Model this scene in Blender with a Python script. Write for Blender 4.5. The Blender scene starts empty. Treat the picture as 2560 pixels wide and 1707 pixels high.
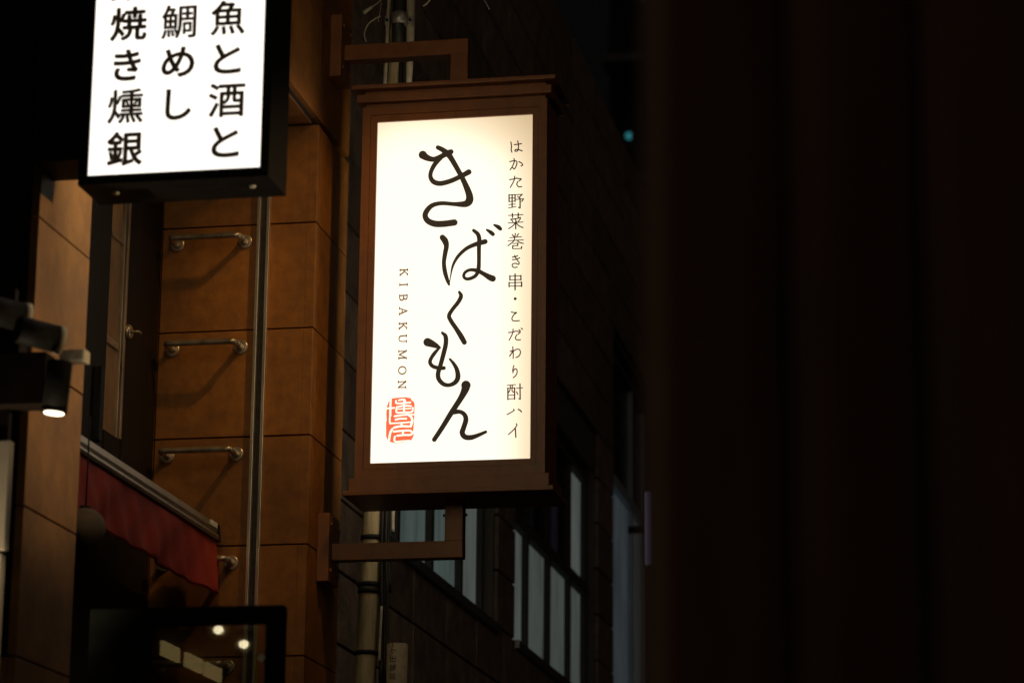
import bpy, bmesh, math, random
from mathutils import Vector, Matrix

S = bpy.context.scene
COL = S.collection
random.seed(7)

# ------------------------------------------------------------------ camera
F, CX, CY, EYE = 7110.0, 1280.0, 853.5, 1.6          # focal length in photo pixels, photo centre, eye height
_D = Vector((1388, 1854, F)).normalized()            # the street's direction seen by the camera (x right, y down, z ahead)
_U = Vector((137, -30435, F)); _U = (_U - _D * _U.dot(_D)).normalized()
_X = _D.cross(-_U)
if _X.x < 0: _X = -_X
cam_data = bpy.data.cameras.new('camera')
cam = bpy.data.objects.new('camera', cam_data); COL.objects.link(cam)
right = Vector((_X.x, _D.x, _U.x)); down = Vector((_X.y, _D.y, _U.y)); ahead = Vector((_X.z, _D.z, _U.z))
cam.matrix_world = Matrix(((right.x, -down.x, -ahead.x, 0), (right.y, -down.y, -ahead.y, 0),
                           (right.z, -down.z, -ahead.z, EYE), (0, 0, 0, 1)))
cam_data.sensor_width = 36.0
cam_data.lens = F / 2560.0 * 36.0
cam_data.clip_start = 0.05; cam_data.clip_end = 2000
cam_data.dof.use_dof = True
cam_data.dof.focus_distance = (Vector((-2.6, 12.1, 5.05)) - Vector((0, 0, EYE))).dot(ahead)
cam_data.dof.aperture_fstop = 2.8
S.camera = cam

# ------------------------------------------------------------------ night sky and exposure
w = bpy.data.worlds.new('World'); S.world = w; w.use_nodes = True
nt = w.node_tree
bg = nt.nodes['Background']
sky = nt.nodes.new('ShaderNodeTexSky'); sky.sky_type = 'NISHITA'; sky.sun_disc = False
sky.sun_elevation = math.radians(-4.0); sky.sun_rotation = math.radians(200)
nt.links.new(sky.outputs[0], bg.inputs[0]); bg.inputs[1].default_value = 0.12
S.view_settings.view_transform = 'Standard'; S.view_settings.look = 'None'
S.view_settings.exposure = 0; S.view_settings.gamma = 1

fill_sun = bpy.data.lights.new('city_glow', 'SUN'); fill_sun.energy = .065; fill_sun.color = (1.0, .72, .48); fill_sun.angle = math.radians(50)  # warm fill sun added to lift the dark faces, as city glow
fill_sun_o = bpy.data.objects.new('city_glow', fill_sun); COL.objects.link(fill_sun_o); fill_sun_o.rotation_euler = Vector((-.8, .5, -.6)).to_track_quat('-Z', 'Y').to_euler()

def spot(name, loc, target, power, color, deg, blend, radius):
    l = bpy.data.lights.new(name, 'SPOT'); l.energy = power; l.color = color
    l.spot_size = math.radians(deg); l.spot_blend = blend; l.shadow_soft_size = radius
    o = bpy.data.objects.new(name, l); COL.objects.link(o); o.location = loc
    o.rotation_euler = (Vector(target) - Vector(loc)).to_track_quat('-Z', 'Y').to_euler()
    return o

# ------------------------------------------------------------------ photo measurement -> place
def ray(x, y):
    c = Vector((x - CX, y - CY, F))
    return Vector((_X.dot(c), _D.dot(c), _U.dot(c)))
def at(x, y, Y):
    r = ray(x, y); r = r * (Y / r.y); return Vector((r.x, r.y, r.z + EYE))
def ax(x, y, X):
    r = ray(x, y); r = r * (X / r.x); return Vector((r.x, r.y, r.z + EYE))

# ------------------------------------------------------------------ materials
MATS = {}
def mat(name, col, rough=.6, metal=0.0, var=.25, scale=6.0, bump=.0, bscale=60.0, rand=0.0, emit=None, estr=0.0,
        stretch=(1, 1, 1), col2=None, coat=0.0, spec=.5, streak=0.0, blotch=0.0):
    m = bpy.data.materials.new(name); m.use_nodes = True
    t = m.node_tree; b = t.nodes['Principled BSDF']
    b.inputs['Roughness'].default_value = rough; b.inputs['Metallic'].default_value = metal
    b.inputs['Specular IOR Level'].default_value = spec; b.inputs['Coat Weight'].default_value = coat
    tc = t.nodes.new('ShaderNodeTexCoord'); mp = t.nodes.new('ShaderNodeMapping'); mp.inputs['Scale'].default_value = stretch
    geo = t.nodes.new('ShaderNodeNewGeometry')
    t.links.new(geo.outputs['Position'], mp.inputs[0])
    if var > 0 or col2:
        n = t.nodes.new('ShaderNodeTexNoise'); n.inputs['Scale'].default_value = scale; n.inputs['Detail'].default_value = 6
        n.inputs['Roughness'].default_value = .65
        t.links.new(mp.outputs[0], n.inputs[0])
        r = t.nodes.new('ShaderNodeValToRGB')
        lo = col2 if col2 else tuple(c * (1 - var) for c in col); hi = col if col2 else tuple(min(1, c * (1 + var)) for c in col)
        r.color_ramp.elements[0].position = .32; r.color_ramp.elements[1].position = .68
        r.color_ramp.elements[0].color = (*lo, 1); r.color_ramp.elements[1].color = (*hi, 1)
        t.links.new(n.outputs[0], r.inputs[0]); out = r.outputs[0]
        if rand > 0:
            oi = t.nodes.new('ShaderNodeObjectInfo'); mr = t.nodes.new('ShaderNodeMapRange')
            mr.inputs[3].default_value = 1 - rand; mr.inputs[4].default_value = 1 + rand
            t.links.new(oi.outputs['Random'], mr.inputs[0])
            mx = t.nodes.new('ShaderNodeMix'); mx.data_type = 'RGBA'; mx.blend_type = 'MULTIPLY'; mx.inputs[0].default_value = 1
            t.links.new(out, mx.inputs[6]); t.links.new(mr.outputs[0], mx.inputs[7]); out = mx.outputs[2]
        for amt, sc_, st_ in ((streak, 1.0, (14, 14, .7)), (blotch, 2.2, (1, 1, 1))):
            if amt <= 0: continue
            mp2 = t.nodes.new('ShaderNodeMapping'); mp2.inputs['Scale'].default_value = st_; t.links.new(geo.outputs['Position'], mp2.inputs[0])
            n3 = t.nodes.new('ShaderNodeTexNoise'); n3.inputs['Scale'].default_value = sc_; n3.inputs['Detail'].default_value = 5; t.links.new(mp2.outputs[0], n3.inputs[0])
            mr3 = t.nodes.new('ShaderNodeMapRange'); mr3.inputs[1].default_value = .35; mr3.inputs[2].default_value = .62
            mr3.inputs[3].default_value = 1 - amt; mr3.inputs[4].default_value = 1.0; t.links.new(n3.outputs[0], mr3.inputs[0])
            mx3 = t.nodes.new('ShaderNodeMix'); mx3.data_type = 'RGBA'; mx3.blend_type = 'MULTIPLY'; mx3.inputs[0].default_value = 1
            t.links.new(out, mx3.inputs[6]); t.links.new(mr3.outputs[0], mx3.inputs[7]); out = mx3.outputs[2]
        t.links.new(out, b.inputs['Base Color'])
        rr = t.nodes.new('ShaderNodeMapRange'); rr.inputs[3].default_value = max(.02, rough - .1); rr.inputs[4].default_value = min(1, rough + .12)
        t.links.new(n.outputs[0], rr.inputs[0]); t.links.new(rr.outputs[0], b.inputs['Roughness'])
    else:
        b.inputs['Base Color'].default_value = (*col, 1)
    if bump > 0:
        n2 = t.nodes.new('ShaderNodeTexNoise'); n2.inputs['Scale'].default_value = bscale; n2.inputs['Detail'].default_value = 4
        t.links.new(mp.outputs[0], n2.inputs[0])
        bp = t.nodes.new('ShaderNodeBump'); bp.inputs['Strength'].default_value = bump; bp.inputs['Distance'].default_value = .01
        t.links.new(n2.outputs[0], bp.inputs['Height']); t.links.new(bp.outputs[0], b.inputs['Normal'])
    if emit:
        b.inputs['Emission Color'].default_value = (*emit, 1); b.inputs['Emission Strength'].default_value = estr
    MATS[name] = m
    return m

def lamp_mat(name, col, strength, tubes=None, floor=.4, edge=None):
    """Backlit sheet; tubes = (x, z0, z1, spread): unmodelled lamps behind it, their falloff painted into the emission."""
    m = bpy.data.materials.new(name); m.use_nodes = True
    t = m.node_tree; t.nodes.remove(t.nodes['Principled BSDF'])
    em = t.nodes.new('ShaderNodeEmission'); em.inputs[0].default_value = (*col, 1); em.inputs[1].default_value = strength
    t.links.new(em.outputs[0], t.nodes['Material Output'].inputs[0])
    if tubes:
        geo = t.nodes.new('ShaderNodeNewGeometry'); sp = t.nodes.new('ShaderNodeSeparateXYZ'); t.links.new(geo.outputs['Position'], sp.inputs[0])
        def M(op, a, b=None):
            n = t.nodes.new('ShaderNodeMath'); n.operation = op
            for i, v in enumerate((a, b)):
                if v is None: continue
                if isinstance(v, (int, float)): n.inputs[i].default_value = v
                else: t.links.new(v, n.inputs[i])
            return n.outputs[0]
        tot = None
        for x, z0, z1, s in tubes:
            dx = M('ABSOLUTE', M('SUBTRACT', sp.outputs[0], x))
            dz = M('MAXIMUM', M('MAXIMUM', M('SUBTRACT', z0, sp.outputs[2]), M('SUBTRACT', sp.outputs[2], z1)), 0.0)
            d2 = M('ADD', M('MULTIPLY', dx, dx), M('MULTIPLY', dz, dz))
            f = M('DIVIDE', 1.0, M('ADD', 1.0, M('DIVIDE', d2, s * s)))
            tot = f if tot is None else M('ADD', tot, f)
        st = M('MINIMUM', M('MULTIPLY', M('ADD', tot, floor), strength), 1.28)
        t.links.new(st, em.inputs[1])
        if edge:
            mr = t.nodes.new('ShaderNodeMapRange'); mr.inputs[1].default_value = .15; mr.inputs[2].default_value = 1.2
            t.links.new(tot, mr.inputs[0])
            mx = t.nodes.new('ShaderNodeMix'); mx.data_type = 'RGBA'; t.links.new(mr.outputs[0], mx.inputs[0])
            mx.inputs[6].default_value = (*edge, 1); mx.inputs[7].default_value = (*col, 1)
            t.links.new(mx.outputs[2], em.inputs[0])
    MATS[name] = m
    return m

mat('tile_brown', (.34, .124, .016), .6, var=.26, scale=16, bump=.14, bscale=220, rand=.13, streak=.12, blotch=.40)
mat('tile_tan', (.42, .215, .078), .6, var=.24, scale=12, bump=.14, bscale=220, rand=.08, stretch=(1, 1, .8), streak=.06, blotch=.36)
mat('grout', (.035, .022, .014), .9, var=.3, scale=30)
mat('sign_brown', (.27, .092, .022), .45, var=.14, scale=14, bump=.10, bscale=400, streak=.18, blotch=.15)
mat('black_metal', (.018, .017, .016), .6, var=.3, scale=20, spec=.15)
mat('black_frame', (.010, .011, .008), .6, var=.3, scale=12, spec=.12)
mat('steel', (.72, .62, .50), .30, metal=.85, var=.12, scale=18, stretch=(1, 1, .2))
mat('channel_web', (.05, .045, .038), .8, var=.5, scale=25)
mat('steel_dull', (.66, .55, .42), .30, metal=.78, var=.35, scale=14, col2=(.30, .24, .18), stretch=(1, 1, .25))
mat('dark_leaf', (.020, .012, .008), .65, var=.25, scale=10, spec=.15)
mat('red_cloth', (.40, .030, .012), .85, var=.22, scale=9, bump=.4, bscale=260)
mat('awning_metal', (.30, .25, .19), .35, metal=.7, var=.15, scale=25)
mat('white_and_glint', (.75, .73, .68), .5, var=.08)  # white of the awning tags; also the painted shine of the screws
mat('pole_pale', (.64, .52, .31), .7, var=.3, scale=9, bump=.5, bscale=60, col2=(.28, .20, .10), stretch=(1, 1, .25))
mat('conduit', (.55, .48, .36), .5, var=.15, scale=20)
mat('cable', (.020, .018, .016), .5, var=.2)
mat('galvanised', (.50, .48, .44), .42, metal=.7, var=.2, scale=40)
mat('stone', (.24, .175, .135), .8, var=.5, scale=6, bump=.8, bscale=24, rand=.25, col2=(.09, .062, .05))
mat('stone_joint', (.10, .09, .08), .8, var=.2)
mat('dark_wall', (.045, .043, .042), .85, var=.25, scale=3)
mat('alu', (.35, .37, .40), .35, metal=.8, var=.1)
mat('alu_blue', (.42, .52, .60), .4, metal=.2, var=.1)
mat('window_dark', (.012, .013, .016), .25, var=.2)
mat('asphalt', (.05, .05, .052), .9, var=.3, scale=4, bump=.5, bscale=120)
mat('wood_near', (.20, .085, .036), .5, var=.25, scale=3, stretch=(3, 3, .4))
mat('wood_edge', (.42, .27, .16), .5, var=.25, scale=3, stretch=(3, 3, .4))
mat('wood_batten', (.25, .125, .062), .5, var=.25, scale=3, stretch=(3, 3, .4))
mat('sleeve_plastic', (.34, .27, .17), .6, var=.25, scale=30)
mat('rim', (.80, .72, .56), .5, var=.1)
mat('concrete_far', (.20, .20, .195), .8, var=.25, scale=1.5)
mat('far_wall', (.030, .031, .034), .9, var=.3, scale=.6)
mat('vinyl_black', (.02, .014, .010), .6, var=0, emit=(.9, .62, .42), estr=.022)  # vinyl films: backlight coming through is put in as emission
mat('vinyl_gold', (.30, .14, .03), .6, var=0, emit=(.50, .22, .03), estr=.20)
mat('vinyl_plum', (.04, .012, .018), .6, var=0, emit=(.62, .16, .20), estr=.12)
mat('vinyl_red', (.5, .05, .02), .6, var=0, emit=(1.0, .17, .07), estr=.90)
mat('letter_black', (.012, .009, .007), .5, var=0, emit=(.9, .55, .3), estr=.012)  # lightbox letters: backlight put in as a faint emission
mat('cream_board', (.62, .54, .42), .6, var=.1, scale=8)
mat('lantern_paper', (.16, .11, .07), .8, var=.2, scale=8)
mat('print_dark', (.03, .025, .02), .7, var=0)
lamp_mat('black_sign_face', (1.0, .93, .83), 1.4)
lamp_mat('black_sign_back', (1.0, .82, .52), 2.9)
lamp_mat('kiba_face', (1.0, .92, .74), 1.2, tubes=[(-2.86, 4.15, 5.56, .36), (-2.52, 4.15, 5.48, .26)], floor=.12, edge=(1.0, .66, .30))  # tube falloff and warm edges painted into the emission
lamp_mat('kiba_back', (1.0, .85, .58), 2.0)
lamp_mat('lens', (1.0, .85, .58), 5.0)
lamp_mat('downlight_glow', (1.0, .86, .55), 7.0)
lamp_mat('cyan_lamp', (.10, .65, .75), .20)
lamp_mat('lilac_sign', (.55, .48, .72), .16)
lamp_mat('porch_window', (1.0, .70, .27), .60)
for i, (c, s) in enumerate([((.60, .80, .72), .085), ((.66, .76, .70), .10), ((.62, .72, .64), .085), ((.60, .72, .80), .045), ((.6, .64, .62), .035)]):
    m_ = lamp_mat('window_glow_%d' % i, c, s); t_n = m_.node_tree; em_ = [n for n in t_n.nodes if n.type == 'EMISSION'][0]
    g_ = t_n.nodes.new('ShaderNodeNewGeometry'); mp_ = t_n.nodes.new('ShaderNodeMapping'); mp_.inputs['Scale'].default_value = (1, 5, .9)
    nz = t_n.nodes.new('ShaderNodeTexNoise'); nz.inputs['Scale'].default_value = 1.6; nz.inputs['Detail'].default_value = 3
    mr_ = t_n.nodes.new('ShaderNodeMapRange'); mr_.inputs[1].default_value = .3; mr_.inputs[2].default_value = .7; mr_.inputs[3].default_value = s * .65; mr_.inputs[4].default_value = s * 1.12
    t_n.links.new(g_.outputs['Position'], mp_.inputs[0]); t_n.links.new(mp_.outputs[0], nz.inputs[0]); t_n.links.new(nz.outputs[0], mr_.inputs[0]); t_n.links.new(mr_.outputs[0], em_.inputs[1])
def glass_mat():
    m = bpy.data.materials.new('clear_glass'); m.use_nodes = True
    t = m.node_tree; t.nodes.remove(t.nodes['Principled BSDF'])
    tr = t.nodes.new('ShaderNodeBsdfTransparent'); tr.inputs[0].default_value = (.78, .80, .76, 1)
    gl = t.nodes.new('ShaderNodeBsdfGlossy'); gl.inputs['Roughness'].default_value = .01
    fr = t.nodes.new('ShaderNodeFresnel'); fr.inputs[0].default_value = 1.9
    mx = t.nodes.new('ShaderNodeMixShader')
    t.links.new(fr.outputs[0], mx.inputs[0]); t.links.new(tr.outputs[0], mx.inputs[1]); t.links.new(gl.outputs[0], mx.inputs[2])
    t.links.new(mx.outputs[0], t.nodes['Material Output'].inputs[0])
    MATS['clear_glass'] = m
glass_mat()

# ------------------------------------------------------------------ object helpers
def thing(name, label, cat, base, group=None):
    o = bpy.data.objects.new(name, None); COL.objects.link(o); o.location = base; o.empty_display_size = .1
    o['label'] = label; o['category'] = cat
    if group: o['group'] = group
    return o
def origin(p):
    v = Vector((0, 0, 0))
    while p is not None: v += p.location; p = p.parent
    return v
def link(name, me, m, parent=None, loc=None, smooth=False):
    """me in world coordinates (loc None) or about its own centre (loc = world place)."""
    o = bpy.data.objects.new(name, me); COL.objects.link(o)
    if m and not me.materials: me.materials.append(MATS[m])
    if smooth:
        for p in me.polygons: p.use_smooth = True
    o.parent = parent
    o.location = (Vector(loc) if loc is not None else Vector((0, 0, 0))) - origin(parent)
    return o
def tag(o, label, cat, group=None):
    o['label'] = label; o['category'] = cat
    if group: o['group'] = group
    return o
def bm_box(bm, a, b, bev=0.0):
    x0, x1 = sorted((a[0], b[0])); y0, y1 = sorted((a[1], b[1])); z0, z1 = sorted((a[2], b[2]))
    r = bmesh.ops.create_cube(bm, size=1)
    vs = r['verts']
    for v in vs:
        v.co = Vector((x0 if v.co.x < 0 else x1, y0 if v.co.y < 0 else y1, z0 if v.co.z < 0 else z1))
    if bev > 0:
        es = list({e for v in vs for e in v.link_edges})
        bmesh.ops.bevel(bm, geom=es, offset=bev, segments=2, affect='EDGES', profile=.6)
def to_mesh(bm, name):
    me = bpy.data.meshes.new(name); bm.to_mesh(me); bm.free(); return me
def box(name, a, b, m, parent=None, bev=0.0):
    """box between two world corners; the object's origin sits at the box centre"""
    c = (Vector(a) + Vector(b)) / 2
    bm = bmesh.new(); bm_box(bm, Vector(a) - c, Vector(b) - c, bev)
    return link(name, to_mesh(bm, name), m, parent, c)
def boxes(name, prs, m, parent=None, bev=0.0):
    bm = bmesh.new()
    for a, b in prs: bm_box(bm, a, b, bev)
    return link(name, to_mesh(bm, name), m, parent)
def tube_bm(bm, pts, rad, seg=12, cap=True):
    pts = [Vector(p) for p in pts]
    rads = rad if isinstance(rad, (list, tuple)) else [rad] * len(pts)
    rings = []; up = None
    for i, p in enumerate(pts):
        d = (pts[min(i + 1, len(pts) - 1)] - pts[max(i - 1, 0)]).normalized()
        if up is None:
            up = Vector((0, 0, 1)) if abs(d.z) < .9 else Vector((1, 0, 0))
        u = d.cross(up).normalized(); v = u.cross(d).normalized(); up = v
        rings.append([bm.verts.new(p + (u * math.cos(2 * math.pi * k / seg) + v * math.sin(2 * math.pi * k / seg)) * rads[i]) for k in range(seg)])
    for a, b in zip(rings, rings[1:]):
        for k in range(seg): bm.faces.new((a[k], a[(k + 1) % seg], b[(k + 1) % seg], b[k]))
    if cap:
        bm.faces.new(rings[0][::-1]); bm.faces.new(rings[-1])
def tube(name, pts, rad, m, parent=None, seg=14, cap=True):
    bm = bmesh.new(); tube_bm(bm, pts, rad, seg, cap)
    bmesh.ops.recalc_face_normals(bm, faces=bm.faces)
    o = link(name, to_mesh(bm, name), m, parent)
    for p in o.data.polygons: p.use_smooth = len(p.vertices) == 4
    return o
def prism(name, prof, y0, y1, m, parent=None):
    """profile of (x, z) points run along the street from y0 to y1"""
    bm = bmesh.new()
    A = [bm.verts.new((x, y0, z)) for x, z in prof]; B = [bm.verts.new((x, y1, z)) for x, z in prof]
    n = len(prof)
    for i in range(n): bm.faces.new((A[i], A[(i + 1) % n], B[(i + 1) % n], B[i]))
    bm.faces.new(A[::-1]); bm.faces.new(B)
    bmesh.ops.recalc_face_normals(bm, faces=bm.faces)
    return link(name, to_mesh(bm, name), m, parent)
def smooth_path(pts, n=7):
    P = [Vector(p) for p in pts]
    if len(P) < 3: return P
    out = []
    for i in range(len(P) - 1):
        p0 = P[i - 1] if i else P[0] * 2 - P[1]; p1, p2 = P[i], P[i + 1]
        p3 = P[i + 2] if i + 2 < len(P) else P[-1] * 2 - P[-2]
        for k in range(n):
            t = k / n
            out.append(.5 * ((2 * p1) + (p2 - p0) * t + (2 * p0 - 5 * p1 + 4 * p2 - p3) * t * t + (3 * p1 - p0 - 3 * p2 + p3) * t ** 3))
    out.append(P[-1]); return out

# ------------------------------------------------------------------ ground
g = box('ground', (-60, -20, -.3), (60, 160, 0), 'asphalt'); g['kind'] = 'structure'

# ------------------------------------------------------------------ brown tiled building
XF, XP, XR, YW = -3.208, -3.29, -3.955, 12.0          # facade, pillar, recess back, end wall with the rungs
YE = 12.577
JZ = [.415 + .4945 * k for k in range(-1, 17)]         # tile joints
ZS = 5.829                                            # soffit over the recess
bld = thing('tiled_building', 'brown tiled building with a recess, dark door and tan pillar', 'building', (XF, 10.5, 0))
box('wall', (-7.5, YW + .025, 0), (XF - .025, YE - .02, 9.5), 'grout', bld)
box('recess_wall', (-7.5, 9.33, 0), (XR - .05, YW + .02, ZS), 'dark_leaf', bld)
box('lintel', (-7.5, 9.32, ZS + .012), (XF - .025, YW + .02, 9.5), 'grout', bld)
YP0, YP1 = ax(97, 573, XP).y, ax(223, 671, XP).y
box('pillar_core', (-7.5, YP0 + .025, 0), (XP - .025, YP1, 9.5), 'grout', bld)
tile_cache = {}
def tile(parent, a, b, m):
    d = tuple(round(abs(b[i] - a[i]), 3) for i in range(3)) + (m,)
    c = [(a[i] + b[i]) / 2 for i in range(3)]
    if d not in tile_cache:
        bm = bmesh.new(); bm_box(bm, [-v / 2 for v in d[:3]], [v / 2 for v in d[:3]], .0025)
        me = to_mesh(bm, 'tile'); me.materials.append(MATS[m]); tile_cache[d] = me
    n_ax = min(range(3), key=lambda i: d[i])               # hand-set: a hair out of plane and out of true
    c[n_ax] += random.uniform(-.0010, .0010)
    o = link('tile', tile_cache[d], None, parent, c)
    o.rotation_euler = [random.uniform(-.0011, .0011) for _ in range(3)]
    return o
GP = .0035
xl, xj = at(398, 800, YW).x, at(773, 800, YW).x
for za, zb in zip(JZ, JZ[1:]):
    z0, z1 = za + GP, zb - GP
    zt = min(z1, ZS - GP)
    if za > 2.2 and zt - z0 > .05:
        for x0, x1 in ((XR, xl), (xl, xj), (xj, XF - .045)):
            tile(bld, (x0 + GP, YW, z0), (x1 - GP, YW + .03, zt), 'tile_brown')
        tile(bld, (XF - .045 + .001, YW - .002, z0), (XF, YW + .045, zt), 'tile_brown')
        tile(bld, (XF - .03, YW + .045 + GP, z0), (XF, YE, zt), 'tile_brown')
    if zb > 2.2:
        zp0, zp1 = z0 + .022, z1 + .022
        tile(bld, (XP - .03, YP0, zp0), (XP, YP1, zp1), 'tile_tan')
        tile(bld, (XP - .55, YP0, zp0), (XP - .03 - GP, YP0 + .03, zp1), 'tile_tan' if zp1 < 3.2 else 'dark_leaf')  # upper front tiles: shade on this face put in as a dark material
for za, zb in zip(JZ, JZ[1:]):
    if zb > ZS + .1 and za < 8:
        z0 = max(za, ZS) + GP
        for y0, y1 in ((YW + GP, YE), (YW - .9, YW - GP), (YW - 1.8, YW - .9 - 2 * GP), (9.33, YW - 1.8 - 2 * GP)):
            tile(bld, (XF - .03, y0, z0), (XF, y1, zb - GP), 'tile_brown')
for y0, y1 in ((YW - .9, YW - .004), (YW - 1.8, YW - .908), (9.33, YW - 1.808)):       # soffit tiles
    tile(bld, (XR, y0, ZS - .0), (XF - .032, y1, ZS + .02), 'tile_brown')
# window and door in the recess
win = link('door', bpy.data.meshes.new('door'), None, bld, (XR, 10.5, 0))
def yr(px, py=800): return ax(px, py, XR + .01).y
zb_win = ax(272, 1085, XR).z
box('frame_post', (XR - .04, 9.34, 2.2), (XR + .05, ax(270, 800, XR + .05).y, ZS - .02), 'dark_leaf', win, .004)
box('pane', (XR - .03, yr(262), zb_win), (XR, yr(301), ZS - .02), 'tile_tan', win)
box('metal_bead', (XR - .03, yr(301), zb_win), (XR + .012, yr(304), ZS - .02), 'steel_dull', win)
box('metal_bead', (XR - .03, yr(307), zb_win), (XR + .02, yr(311), ZS - .02), 'steel_dull', win)
box('leaf', (XR - .04, yr(311) + .003, 2.2), (XR + .02, YW - .003, ZS - .03), 'dark_leaf', win, .003)
box('sill_rail', (XR - .04, yr(270) + .002, 2.2), (XR + .015, yr(311), zb_win - .002), 'dark_leaf', win, .003)
box('pale_strip', (XR + .001, yr(270), ax(285, 592, XR).z - .008), (XR + .012, yr(300), ax(285, 592, XR).z + .006), 'steel_dull', win)  # metal strip standing in for a line of light reflected here
box('pale_strip', (XR + .001, yr(262), ax(280, 857, XR).z - .02), (XR + .012, yr(298), ax(280, 857, XR).z + .01), 'steel_dull', win)
lp = ax(318, 830, XR + .02)
tube('lock', [lp, lp + Vector((.012, 0, 0)), lp + Vector((.02, 0, 0))], [.034, .034, .026], 'steel_dull', win)
tube('thumb_turn', [lp + Vector((.02, .0, 0)), lp + Vector((.05, .0, 0)), lp + Vector((.052, .03, 0))], .007, 'steel_dull', win)
hp = ax(235, 1010, XR + .05)
box('pull_handle', hp + Vector((0, -.02, -.16)), hp + Vector((.035, .02, .16)), 'black_metal', win, .004)

# ------------------------------------------------------------------ steel rungs up the end wall
def rung(px_l, py_l, px_r, py_r, label, dx=0.0):
    L = at(px_l, py_l, YW); R_ = at(px_r, py_r, YW); z = (L.z + R_.z) / 2
    t = thing('ladder_rung', label, 'ladder rung', (L.x, YW, z), 'steel rungs fixed up the tiled end wall')
    off = .115
    a, b = Vector((L.x, YW, z)), Vector((R_.x, YW, z))
    n = Vector((0, -off, 0)); r = .0142
    tube('bar', smooth_path([a + n * .86 + Vector((.002, 0, 0)), a + n * .97 + Vector((.008, 0, 0)), a + n + Vector((.03, 0, 0)), (a + b) / 2 + n, b + n - Vector((.03, 0, 0)), b + n * .97 - Vector((.008, 0, 0)), b + n * .86 - Vector((.002, 0, 0))], 5), r, 'steel_dull', t)
    for p in (a, b):
        tube('standoff', [p - Vector((0, .008, 0)), p + n * .86], r + .0008, 'steel_dull', t)
        tube('flange', [p + Vector((0, -.0005, 0)), p - Vector((0, .006, 0)), p - Vector((0, .009, 0))], [.033, .033, .029], 'steel', t, 24)
    return t
rung(444, 613, 614, 605, 'topmost steel rung bolted to the brown tiled wall, above the door lock')
rung(432, 876, 603, 867, 'second steel rung from the top, level with the round door lock')
rung(419, 1143, 592, 1133, 'third steel rung from the top, just above the red awning tip')
rung(409, 1412, 579, 1405, 'fourth steel rung, its left half hidden behind the red awning')
rung(396, 1672, 569, 1664, 'lowest steel rung, seen through the black framed glass')
# vertical steel channel
ch = thing('wall_channel', 'vertical stainless steel channel on the tiled wall beside the rungs', 'channel', (at(660, 700, YW).x, YW, 2.2))
c0, c1 = at(645, 600, YW).x, at(676, 600, YW).x
box('flange', (c0, YW - .026, 2.2), (c0 + .014, YW - .0005, ZS - .01), 'steel', ch, .001)
box('flange', (c1 - .014, YW - .026, 2.2), (c1, YW - .0005, ZS - .01), 'steel', ch, .001)
box('web', (c0 + .014, YW - .004, 2.2), (c1 - .014, YW - .0005, ZS - .01), 'channel_web', ch)

# ------------------------------------------------------------------ red awning
aw = thing('awning', 'rolled awning with metal cassette and hanging red cloth valance over the recess', 'awning', (-3.6, 10.6, 3.4))
e1 = at(542, 1322, YW - .13); XA = e1.x
e0 = ax(216, 1122, XA)
ya0, ya1 = YP1 + .03, min(e1.y, YW - .10)
zt = (e0.z + e1.z) / 2
cz = zt
prof = [(XA - .16, cz + .01), (XA - .10, cz + .055), (XA - .04, cz + .055), (XA - .005, cz + .035), (XA + .004, cz + .005), (XA, cz - .012), (XA - .16, cz - .012)]
prism('cassette', prof, ya0, ya1, 'awning_metal', aw)
prism('front_bar', [(XA - .02, cz - .040), (XA - .02, cz - .016), (XA + .008, cz - .016), (XA + .012, cz - .028), (XA + .008, cz - .040)], ya0, ya1, 'awning_metal', aw)
prism('end_cap', [(p[0] * 1.0, p[1]) for p in [(XA - .165, cz + .014), (XA - .10, cz + .060), (XA - .03, cz + .058), (XA + .006, cz + .030), (XA + .012, cz - .045), (XA - .165, cz - .045)]], ya1 + .001, ya1 + .03, 'black_metal', aw)
for k in (0, 1):
    box('white_tag', (XA + .0015, ya1 - .115 + k * .055, cz + .010), (XA + .0075, ya1 - .115 + k * .055 + .045, cz + .032), 'white_and_glint', aw)
bm = bmesh.new(); rows = []
N, MZ = 90, 10
for i in range(N + 1):
    t = i / N; y = ya0 + (ya1 + .02 - ya0) * t
    drop = .245 + .004 * math.sin(t * 9) - .02 * (1 - t)
    row = []
    for j in range(MZ + 1):
        s = j / MZ
        wob = (.011 * math.sin(t * 19 + s * 2.3) + .008 * math.sin(t * 43 + s * 4 + 1) + .007 * math.sin(t * 83 - s * 5) + .014 * s * math.sin(t * 6.5 + .7)) * s ** .6
        yy = y + .002 * s * math.sin(t * 23)
        row.append(bm.verts.new((XA - .006 + wob, yy, cz - .038 - drop * s)))
    rows.append(row)
for a, b in zip(rows, rows[1:]):
    for j in range(MZ): bm.faces.new((a[j], b[j], b[j + 1], a[j + 1]))
hem = bmesh.new(); tube_bm(hem, [r_[-1].co + Vector((.002, 0, .012)) for r_ in rows], .0028, 6)
link('hem', to_mesh(hem, 'hem'), 'red_cloth', aw, smooth=True)
val = link('valance', to_mesh(bm, 'valance'), 'red_cloth', aw, smooth=True)
sd = val.modifiers.new('thick', 'SOLIDIFY'); sd.thickness = .002

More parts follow.
